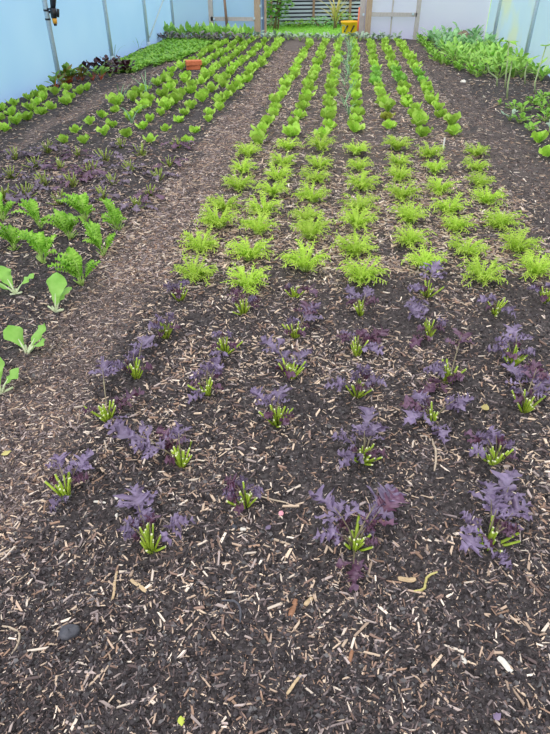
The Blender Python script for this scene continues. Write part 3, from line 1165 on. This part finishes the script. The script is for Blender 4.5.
BK = [clump(70 + i, M['salad'], 13, .22, .40, .10, (.9, 1.5), (.2, 1.3), prof='ovate') for i in range(3)]
GP = [clump(80 + i, M['greypurple'], 12, .12, .20, .07) for i in range(2)]
for i, px in enumerate(range(168, 252, 5)):
    p = at_y(px, 50, 15.75)
    plant('broad_bean_plant', BK[i % 3], (p.x, 15.75 + .12 * (i % 3), 0), i, random.uniform(.85, 1.1),
          'upright green plant against the left end panel, %s from the left' % ORD[i], 'bean plant', 'upright greens along the end wall')
for i, px in enumerate([156, 164, 172, 181, 190, 199, 208, 217, 226, 236, 246]):
    p = at_y(px, 50, 15.3)
    plant('grey_salad', GP[i % 2], (p.x, 15.2 + .15 * (i % 2), 0), i * 2, 1.5,
          'dull grey purple salad before the upright greens, %s from the left' % ORD[i], 'salad plant', 'grey purple salads near the end wall')
KS = [clump(90 + i, M['greygreen'], 8, .10, .17, .07) for i in range(2)]
for i, px in enumerate(range(252, 398, 6)):
    p = at_y(px, 40, 15.95 + .22 * (i % 2))
    plant('kale_seedling', KS[i % 2], (p.x, p.y, G(p.x, p.y)), i * 2, random.uniform(1.3, 1.7),
          'pale grey green kale seedling near the doorway, %s from the left' % ORD[i], 'kale', 'kale seedlings at the bed end')

# ---------------------------------------------------------------- polythene tunnel
XL, XR, YE = -4.42, 3.32, 16.6


def film(name, quad, mat):
    mb = MB()
    a, b, c, d = [Vector(q) for q in quad]
    n = 24
    P = []
    for i in range(n + 1):
        P.append([])
        for j in range(9):
            u, v = i / n, j / 8
            P[-1].append((a * (1 - u) + b * u) * (1 - v) + (d * (1 - u) + c * u) * v)
    mb.grid(P)
    o = build(name, mb, mat)
    o['kind'] = 'structure'
    return o


film('wall_left', [(XL, .2, -.05), (XL, YE, -.05), (XL, YE, 2.3), (XL, .2, 2.3)], M['film'])
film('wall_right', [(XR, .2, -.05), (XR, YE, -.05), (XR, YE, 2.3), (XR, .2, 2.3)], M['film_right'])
dl = at_y(264, 30, YE).x
dr = at_y(364, 30, YE).x
film('wall_back_left', [(XL, YE + .06, -.05), (dl, YE + .06, -.05), (dl, YE + .06, 2.3), (XL, YE + .06, 2.3)], M['film_end'])
film('wall_back_right', [(dr, YE + .06, -.05), (XR, YE + .06, -.05), (XR, YE + .06, 2.3), (dr, YE + .06, 2.3)], M['film_lilac'])

# steel legs along the walls
for px, side, lab in ((58, 0, 'grey steel hoop leg at left carrying the hose fitting'), (112, 0, 'second grey hoop leg from the left edge'),
                      (148.7, 0, 'left wall hoop leg with a diagonal brace'), (174, 0, 'left wall hoop leg nearest the end wall'),
                      (456, 1, 'right wall hoop leg nearest the end wall'), (470, 1, 'right wall hoop leg with a brace in front'),
                      (493, 1, 'second hoop leg in from the right edge'), (525.5, 1, 'nearest grey hoop leg on the right wall')):
    py = {58: 72, 112: 57, 148.7: 48, 174: 33, 456: 30, 470: 35, 493: 41, 525.5: 56}[px]
    X = (XL + .09) if side == 0 else (XR - .09)
    p = at_x(px, py, X)
    r = .035
    t = thing('hoop_leg', lab, 'tunnel post', (X, p.y, G(X, p.y)), 0, 'steel hoop legs')
    mb = MB()
    mb.tube([(0, 0, -.05), (0, 0, 2.3)], r, 14)
    build('tube', mb, M['steel'], t)
    mb = MB()
    mb.tube([(0, 0, -.04), (0, 0, .12)], r * 1.25, 14)
    build('ground_socket', mb, M['steel'], t)
    if px == 58:
        mb = MB()
        for q in (at_x(48, 10, X).z, at_x(49, 19, X).z):
            mb.tube([(0, 0, q - .012), (0, 0, q + .012)], r * 1.12, 14)
        build('pipe_clip', mb, M['black'], t)
        P1 = Vector((X, p.y, 0))
    if px == 148.7:
        P3 = Vector((X, p.y, 0))
        P3z = at_x(149.5, 36, X).z
    if px == 470:
        R2 = Vector((X, p.y, 0))
        R2z = at_x(470, 22, X).z


def brace(lab, a, b):
    mb = MB()
    mb.tube([a, a + (b - a) * .5, b], .018, 10)
    o = build('diagonal_brace', mb, M['steel'])
    return tag(o, lab, 'brace')


e = at_x(161, 0, P3.x)
a = Vector((P3.x + .05, P3.y, P3z))
b = Vector((e.x + .05, e.y, e.z))
brace('thin diagonal steel brace rising from the left hoop leg', a, a + (b - a) * 2.2)
e = at_x(465, 0, R2.x)
a = Vector((R2.x - .05, R2.y, R2z))
b = Vector((e.x - .05, e.y, e.z))
brace('thin pale brace leaning off the right hoop leg', a, a + (b - a) * 2.2)

# hose fitting clipped on the first left leg
hx = P1.x + .055
hy = P1.y - .02
t = thing('hose_connector', 'black hose fitting with orange end hanging on left steel leg', 'hose fitting', (hx, hy, 0))


def hp(px, py):
    q = at_y(px, py, hy)
    return Vector((q.x - hx, 0, q.z))


mb = MB()
mb.tube([hp(52, -14), hp(53, -2), hp(53, 8)], [.03, .045, .035], 10)
build('hose', mb, M['black'], t)
mb = MB()
mb.tube([hp(53, 8), hp(54, 18)], [.045, .04], 12)
mb.tube([hp(49, 12), hp(58, 13)], [.018, .018], 8)
mb.tube([hp(58, 9), hp(58, 17)], [.02, .02], 8)
build('tap_body', mb, M['black'], t)
mb = MB()
mb.tube([hp(47.5, 9), hp(53, 9)], [.012, .012], 6)
build('tie', mb, M['black'], t)
mb = MB()
mb.tube([hp(54.3, 18), hp(55.2, 23.5)], [.034, .03], 12)
build('orange_collar', mb, M['orange'], t)
mb = MB()
mb.tube([hp(55.2, 23.5), hp(55.6, 25.8)], [.024, .02], 12)
build('nozzle', mb, M['black'], t)

# timber end frames
def post(name, px, w, d, mat, parent, y=YE, z1=2.3, z0=-.05):
    x = at_y(px, 25, y).x
    mb = MB()
    mb.box((x, y, (z0 + z1) / 2), (w, d, z1 - z0))
    return build(name, mb, mat, parent, smooth=False)


def zrail(py):
    return at_y(300, py, YE).z


t = thing('timber_frame', 'timber end frame left of the doorway, posts and rail over polythene', 'frame', (0, 0, 0))
post('upright', 211.5, .11, .06, M['timber_grey'], t)
post('door_post', 257.5, .15, .08, M['timber'], t, YE)
post('door_post', 264.3, .11, .07, M['timber'], t, YE + .10)
mb = MB()
x0, x1 = at_y(211, 20, YE).x, at_y(257, 20, YE).x
mb.box(((x0 + x1) / 2, YE - .005, zrail(19.5)), (x1 - x0, .05, .085))
build('rail', mb, M['timber_grey'], t, smooth=False)
mb = MB()
for px, py in ((214, 19), (254, 18.3), (260.5, 6), (262, 18)):
    q = at_y(px, py, YE - .05)
    mb.box((q.x, q.y, q.z), (.05, .02, .05))
build('bracket', mb, M['steel'], t, smooth=False)

t = thing('timber_frame', 'timber end frame right of the doorway, posts and rail over polythene', 'frame', (0, 0, 0))
post('door_post', 361.8, .15, .07, M['timber_grey'], t, YE + .10)
post('door_post', 367.8, .14, .09, M['timber'], t, YE)
post('upright', 416.5, .10, .06, M['timber_grey'], t)
x0, x1 = at_y(368, 14, YE).x, at_y(417, 14, YE).x
mb = MB()
mb.box(((x0 + x1) / 2, YE - .005, zrail(13.8)), (x1 - x0, .05, .085))
build('rail', mb, M['timber_grey'], t, smooth=False)
post('stile', 391, .035, .03, M['timber_grey'], t, YE + .03)
mb = MB()
for px, py in ((363.5, 14.5), (413, 14)):
    q = at_y(px, py, YE - .05)
    mb.box((q.x, q.y, q.z), (.05, .02, .05))
build('bracket', mb, M['steel'], t, smooth=False)

a, b = at_y(228, 39, YE - .1), at_y(224.5, 0, YE - .1)
mb = MB()
a.z = 0
mb.tube([a, b + (b - a) * .6], [.035, .03], 8)
tag(build('bamboo_cane', mb, M['cane']), 'thin brown cane standing against the left end panel', 'cane')
a, b = at_y(357.3, 35, YE - .14), at_y(359.5, 7, YE - .14)
a.z = 0
mb = MB()
mb.tube([a, b], [.026, .018], 8)
tag(build('tool_handle', mb, M['redpole']), 'red orange tool handle leaning on right door post', 'tool handle')

# ---------------------------------------------------------------- outside
def plain(name, x0, x1, y0, y1, z, mat):
    mb = MB()
    mb.grid([[(x0 + (x1 - x0) * i / 20, y0 + (y1 - y0) * j / 20, z) for j in range(21)] for i in range(21)])
    o = build(name, mb, mat)
    o['kind'] = 'structure'
    return o


for nm, q in (('ground_outside_back', (-12, 12, 17.15, 40)), ('ground_outside_left', (-14, -4.6, -6, 17.15)), ('ground_outside_right', (3.55, 14, -6, 17.15))):
    plain(nm, *q, -.02, M['grass'])
plain('ground_near', -4.6, 3.55, -6, .26, -.01, M['soil'])
rnd = random.Random(5)
mb = MB()
for k in range(9000):
    x = rnd.uniform(-3.4, 1.0)
    y = rnd.uniform(16.75, 20.4)
    blade(mb, (x, y, -.03), rnd.uniform(0, 6.28), rnd.uniform(.06, .13), .012, 1.35, rnd.uniform(.4, 1.2), 0, 1, 0, 2, 2, 'strap', rnd=rnd)
tag(build('lawn_grass', mb, M['grass']), 'short bright green lawn seen through the open doorway', 'grass', kind='stuff')

FANG = .30
F0 = at_y(272, 25, 19.7)


def fence_pt(px, off=0.0):
    """point on the fence line seen at picture column px"""
    dx, dy, _ = ray(px, 20)
    # F0 + s * (cos, sin) = k * (dx, dy)
    c, q = cos(FANG), sin(FANG)
    k = (F0.x * q - F0.y * c) / (dx * q - dy * c)
    return Vector((dx * k + off * q, dy * k - off * c, 0))


t = thing('slatted_fence', 'blue grey horizontal slat fence across the lawn behind the doorway', 'fence', (F0.x, F0.y, 0), FANG)
mb = MB()
mb.box((1.9, .06, .34), (6.4, .03, .74))
build('backing_board', mb, M['dark'], t, smooth=False)
for k in range(7):
    mb = MB()
    mb.box((1.9, .01, .09 + k * .098), (6.4, .025, .055), Matrix.Rotation(.06, 3, 'X'))
    build('slat', mb, M['slat'], t, smooth=False)
for px in (271, 313, 349):
    q = fence_pt(px)
    mb = MB()
    mb.box(((q - Vector((F0.x, F0.y, 0))).length * (1 if q.x > F0.x else -1), -.04, .5), (.06, .05, 1.1))
    build('fence_post', mb, M['cane'], t, smooth=False)
t = thing('metal_shed', 'pale grey vertically ribbed cladding above the slat fence', 'shed', (0, 23, 0))
mb = MB()
for k in range(44):
    x = -4 + k * .14
    mb.add([(x, 0, 0), (x + .07, 0, 0), (x + .08, .05, 0), (x + .13, .05, 0), (x + .14, 0, 0),
            (x, 0, 2.6), (x + .07, 0, 2.6), (x + .08, .05, 2.6), (x + .13, .05, 2.6), (x + .14, 0, 2.6)],
           [(0, 1, 6, 5), (1, 2, 7, 6), (2, 3, 8, 7), (3, 4, 9, 8)])
build('cladding', mb, M['cladding'], t, smooth=False)
mb = MB()
mb.box((-.9, 1.0, 2.65), (6.6, 2.2, .08))
build('roof', mb, M['slat'], t, smooth=False)


def bush(name, lab, cat, c, r, n, leaf, mat, seed, stems=3, prof='ovate'):
    rnd = random.Random(seed)
    t = thing(name, lab, cat, (c[0], c[1], 0))
    mb = MB()
    st = MB()
    for k in range(n):
        d = Vector((rnd.gauss(0, 1), rnd.gauss(0, 1), rnd.gauss(0, 1))).normalized() * rnd.uniform(.3, 1) ** .5
        p = Vector((d.x * r[0], d.y * r[1], c[2] + d.z * r[2]))
        blade(mb, p, rnd.uniform(0, 6.28), leaf * rnd.uniform(.7, 1.2), leaf * .8, rnd.uniform(-.3, .9), rnd.uniform(-1, .2), .01, 2, .2, 4, 4, prof, rnd=rnd)
    for k in range(stems):
        q = Vector((rnd.uniform(-.6, .6) * r[0], rnd.uniform(-.5, .5) * r[1], c[2] + rnd.uniform(0, .6) * r[2]))
        st.tube(bez((rnd.uniform(-.1, .1), 0, -.05), (q.x * .3, 0, q.z * .6), q, 5), [.03, .028, .025, .02, .015, .01], 6)
    build('stems', st, M['bark'], t)
    build('foliage', mb, mat, t)


q = at_y(277, 4, 18.8)
bush('climbing_vine', 'large leaved pale green bush hanging beside the left door post', 'bush', (q.x - .05, 18.8, .86), (.52, .40, .66), 460, .15, M['vine'], 1)
for i, (px, hh, ww, lab) in enumerate(((268, .28, .45, 'low weedy greenery at foot of fence under the big leaved bush'), (295, .26, .5, 'low green weeds at fence foot right of the bush'),
                                       (318, .36, .55, 'soft green shrub at the middle of the fence foot'), (338, .5, .4, 'dark green shrub behind the yellow tub'))):
    q = fence_pt(px, .40)
    hh *= .5
    bush('low_shrub', lab, 'shrub', (q.x, q.y, hh * .6), (ww, .3, hh), 240, .07, M['spinach'] if i % 2 else M['bluegreen'], 20 + i, 2)
q = fence_pt(326, 1.0)
t = thing('strap_leaf_plant', 'spiky yellow green strap leaved plant before the fence', 'plant', (q.x, q.y, 0))
mb = MB()
rnd = random.Random(3)
for k in range(34):
    blade(mb, (0, 0, rnd.uniform(.05, .4)), rnd.uniform(0, 6.28), rnd.uniform(.5, .95), .05, rnd.uniform(.8, 1.5), rnd.uniform(-.9, .7), 0, 1, .2, 7, 3, 'strap', rnd=rnd)
build('leaves', mb, M['yucca'], t)
mb = MB()
mb.tube([(0, 0, -.03), (.02, 0, .45)], [.05, .04], 8)
build('trunk', mb, M['bark'], t)

# yellow tub
q = at_y(349.5, 34, 17.7)
t = thing('plastic_tub', 'yellow plastic tub with dark slots standing on lawn by the doorway', 'tub', (q.x, 17.7, -.02))
mb = MB()
n = 20
P = []
prof = [(.0, .0), (.18, .0), (.20, .04), (.225, .27), (.245, .28), (.245, .32), (.215, .32), (.205, .27), (.175, .05), (0, .05)]
for (r, z) in prof:
    P.append([(cos(k * 2 * pi / n) * r, sin(k * 2 * pi / n) * r * .75, z) for k in range(n + 1)])
mb.grid(P)
build('body', mb, M['yellow'], t)
for dx in (-.10, .07):
    mb = MB()
    mb.box((dx, -.158, .155), (.035, .02, .17), Matrix.Rotation(.5, 3, 'Y'))
    build('slot', mb, M['black'], t, smooth=False)
mb = MB()
mb.tube([Vector((-.17 + .07 * cos(k * 2 * pi / 16), -.18, .14 + .10 * sin(k * 2 * pi / 16))) for k in range(17)], .009, 6)
build('handle_loop', mb, M['greygreen'], t)

# ---------------------------------------------------------------- small things lying about
# terracotta bricks in the left bed
p = at(194, 70)
for k, (dz, dx, lab) in enumerate(((0, -.01, 'terracotta brick under another brick among the left lettuces'), (.068, .0, 'upper orange terracotta brick lying on another among lettuces'))):
    mb = MB()
    rot = Matrix.Rotation(.25 + .12 * k, 3, 'Z')
    w, d, h = (.24, .13, .065) if k == 0 else (.27, .15, .07)
    prof = [(-.5, 0), (-.5, .88), (-.46, 1), (.46, 1), (.5, .88), (.5, 0)]
    P = []
    for s in (-.5, -.46, .46, .5):
        f = .96 if abs(s) > .48 else 1
        P.append([rot @ Vector((s * w, a * d * f, b * h * f)) for a, b in prof])
    mb.grid(P)
    mb.add([P[0][i] for i in range(6)], [(5, 4, 3, 2, 1, 0)])
    mb.add([P[3][i] for i in range(6)], [(0, 1, 2, 3, 4, 5)])
    mb.add([P[0][0], P[0][5], P[3][5], P[3][0]], [(0, 1, 2, 3)])
    zb = G(p.x, p.y) + .028
    o = build('brick', mb, M['brick'], None, (p.x + dx, p.y, zb + dz - .02), smooth=False)
    tag(o, lab, 'brick')


def stone(name, px, py, r, mat, lab, cat='stone', flat=.6, seed=0, lift=.3):
    rnd = random.Random(seed + px)
    p = at(px, py)
    mb = MB()
    P = []
    of = [rnd.uniform(0, 6.28) for _ in range(4)]
    for i in range(9):
        th = pi * i / 8
        row = []
        for k in range(15):
            f = 2 * pi * k / 14
            rr = r * (1 + .16 * sin(2 * f + of[0]) + .10 * sin(3 * f + of[1] + th) + .08 * sin(5 * th + of[2]))
            row.append((rr * sin(th) * cos(f), rr * sin(th) * sin(f) * .8, rr * cos(th) * flat))
        P.append(row)
    mb.grid(P)
    o = build(name, mb, mat, None, (p.x, p.y, G(p.x, p.y) + r * flat * lift))
    o.rotation_euler.z = rnd.uniform(0, 3)
    return tag(o, lab, cat)


stone('stone', 69, 632, .028, M['stone_dark'], 'flat dark grey stone lying on the soil at lower left', seed=1)
stone('stone', 243, 529, .010, M['stone_pale'], 'small cream stone just below a purple mustard', seed=2)
stone('stone', 234, 527, .011, M['stone_dark'], 'small dark round stone left of a cream stone', seed=3)
stone('stone', 117, 500, .009, M['stone_pale'], 'upper of two white pebbles right of the leftmost front mustard', 'pebble', seed=4)
stone('stone', 117, 516, .008, M['stone_pale'], 'lower of two white pebbles right of the leftmost front mustard', 'pebble', seed=5)
stone('stone', 463, 660, .011, M['stone_pale'], 'small whitish shell fragment on the soil at lower right', 'shell', .4, seed=6)
stone('stone', 463, 83, .045, M['stone_pale'], 'pale flat stone on the far right path edge', seed=7)
stone('stone', 380, 240 + 3, .012, M['stone_pale'], 'small whitish stone between middle endive rows', seed=8)
stone('rock', 461, 44, .23, M['stone_brown'], 'brown rounded rock behind the greens at right wall', 'rock', .8, seed=9)
stone('rock', 472, 46, .19, M['stone_brown'], 'smaller brown rock beside the braced right leg', 'rock', .8, seed=10)


def stick(name, a, b, w, mat, lab, cat='wood chip', bend=0.0, flat=.45, lift=0.004):
    A, B = at(*a), at(*b)
    n = 6
    mid = (A + B) / 2
    L = (B - A).length
    nn = Vector((-(B - A).y, (B - A).x, 0)).normalized()
    P = []
    for i in range(n + 1):
        u = i / n
        q = A + (B - A) * u + nn * bend * L * sin(u * 2 * pi if bend < 0 else u * pi)
        q.z = G(q.x, q.y) + lift + w * flat * .5
        P.append(q - mid)
    mb = MB()
    mb.tube(P, [w * .75] + [w] * (n - 1) + [w * .6], 6, flat=flat)
    return tag(build(name, mb, mat, None, mid, smooth=False), lab, cat)


stick('wood_chip', (398, 580), (416, 578), .0085, M['wood_pale'], 'thick pale split wood chip in front of the middle mustard')
stick('twisted_stem', (414, 592), (437, 574), .004, M['straw'], 'twisted yellow green stem beside a thick pale chip', 'dead stem', -.12, .8)
stick('wood_chip', (287, 695), (301, 674), .0042, M['wood_pale'], 'long pale splinter slanting near the bottom centre')
stick('wood_chip', (290, 617), (296, 600), .008, M['wood_red'], 'red brown wood chip beside a short pale one, lower centre')
stick('wood_chip', (305, 606), (312, 596), .007, M['wood_pale'], 'short pale chip right of a red brown chip')
stick('wood_chip', (131, 580), (147, 594), .006, M['wood_pale'], 'pale chip slanting below the second row front mustard')
stick('wood_chip', (112, 598), (117, 570), .004, M['wood_pale'], 'upright narrow pale chip left of a slanting one')
stick('wood_chip', (498, 658), (512, 672), .009, M['stone_pale'], 'torn whitish chip on soil near lower right corner')
stick('wood_chip', (349, 664), (352, 652), .005, M['wood_red'], 'short narrow brown chip, lower right of centre')
stick('dead_root', (222, 600), (240, 622), .0035, M['stone_dark'], 'dark curved rootlet on bare soil, lower centre left', 'root', .3, .8)
stick('dead_root', (3, 628), (12, 655), .003, M['root'], 'pale curled root at the left edge near the bottom', 'root', .35, .9)
stick('dead_root', (150 + 282, 440), (434, 472), .004, M['root'], 'upright pale dead stalk below the bushy right mustard', 'dead stem', .06, .8, .006)
stick('dead_root', (94, 503), (106, 504), .005, M['stone_pale'], 'white flattened root piece right of leftmost front mustard', 'root', .1)
stick('dead_root', (245, 420 + 82), (288, 506), .003, M['root'], 'long grey dead stalk lying right of a front mustard', 'dead stem', .12, .8)


def fallen(name, px, py, r, mat, lab, cat):
    p = at(px, py)
    mb = MB()
    blade(mb, (-r, 0, .006), 0, r * 2, r * 1.5, .15, -.15, .003, 2, .25, 6, 5, 'ovate')
    o = build(name, mb, mat, None, (p.x, p.y, G(p.x, p.y) + .004))
    o.rotation_euler.z = px
    return tag(o, lab, cat)


fallen('fallen_leaf', 485, 408, .022, M['dryleaf'], 'yellow brown fallen leaf between two right hand mustards', 'leaf')
fallen('fallen_leaf', 181, 720, .012, M['greenbit'], 'yellow green leaf scrap at the bottom edge', 'leaf')
fallen('fallen_petal', 281, 515, .012, M['pink'], 'pink petal lying right of a front mustard', 'petal')
fallen('fallen_leaf', 5 + 2, 455, .018, M['straw'], 'pale yellow leaf scrap on path at left edge', 'leaf')
fallen('fallen_leaf', 268, 528 + 2, .012, M['purple'], 'small purple leaf scrap on soil below the pink petal', 'leaf')
fallen('fallen_leaf', 497, 717, .012, M['purple'], 'pale purple leaf scrap at lower right', 'leaf')

p = at(443, 149)
t = thing('plant_label', 'white plastic plant label standing among the right hand endives', 'plant label', (p.x, p.y, G(p.x, p.y)))
mb = MB()
mb.add([(-.008, -.001, -.02), (.008, -.001, -.02), (.008, .001, -.02), (-.008, .001, -.02), (-.008, -.001, .11), (.008, -.001, .11), (.008, .001, .11), (-.008, .001, .11)],
       [(0, 1, 5, 4), (1, 2, 6, 5), (2, 3, 7, 6), (3, 0, 4, 7), (4, 5, 6, 7)])
build('tag_blade', mb, M['white'], t, smooth=False)

# ---------------------------------------------------------------- light
w = bpy.data.worlds.new('overcast_sky')
SC.world = w
w.use_nodes = True
nt = w.node_tree
bg = nt.nodes['Background']
tc = nt.nodes.new('ShaderNodeTexCoord')
sx = nt.nodes.new('ShaderNodeSeparateXYZ')
nt.links.new(tc.outputs['Generated'], sx.inputs[0])
cr = ramp(nt, sx.outputs['Z'], [(0, (1.0, 1.0, 1.0)), (.35, (.80, .80, .80)), (1, (.62, .62, .63))])
nt.links.new(cr.outputs[0], bg.inputs[0])
bg.inputs[1].default_value = 1.5
sd = bpy.data.lights.new('sun', 'SUN')
so = bpy.data.objects.new('sun', sd)
COL.objects.link(so)
so.rotation_euler = (R(28), R(-24), 0)
sd.energy = .9
sd.angle = R(40)

vs = SC.view_settings
SC.display_settings.display_device = 'sRGB'
vs.view_transform = 'Standard'
vs.look = 'None'
vs.gamma = 1
vs.use_curve_mapping = False
vs.exposure = 0.4
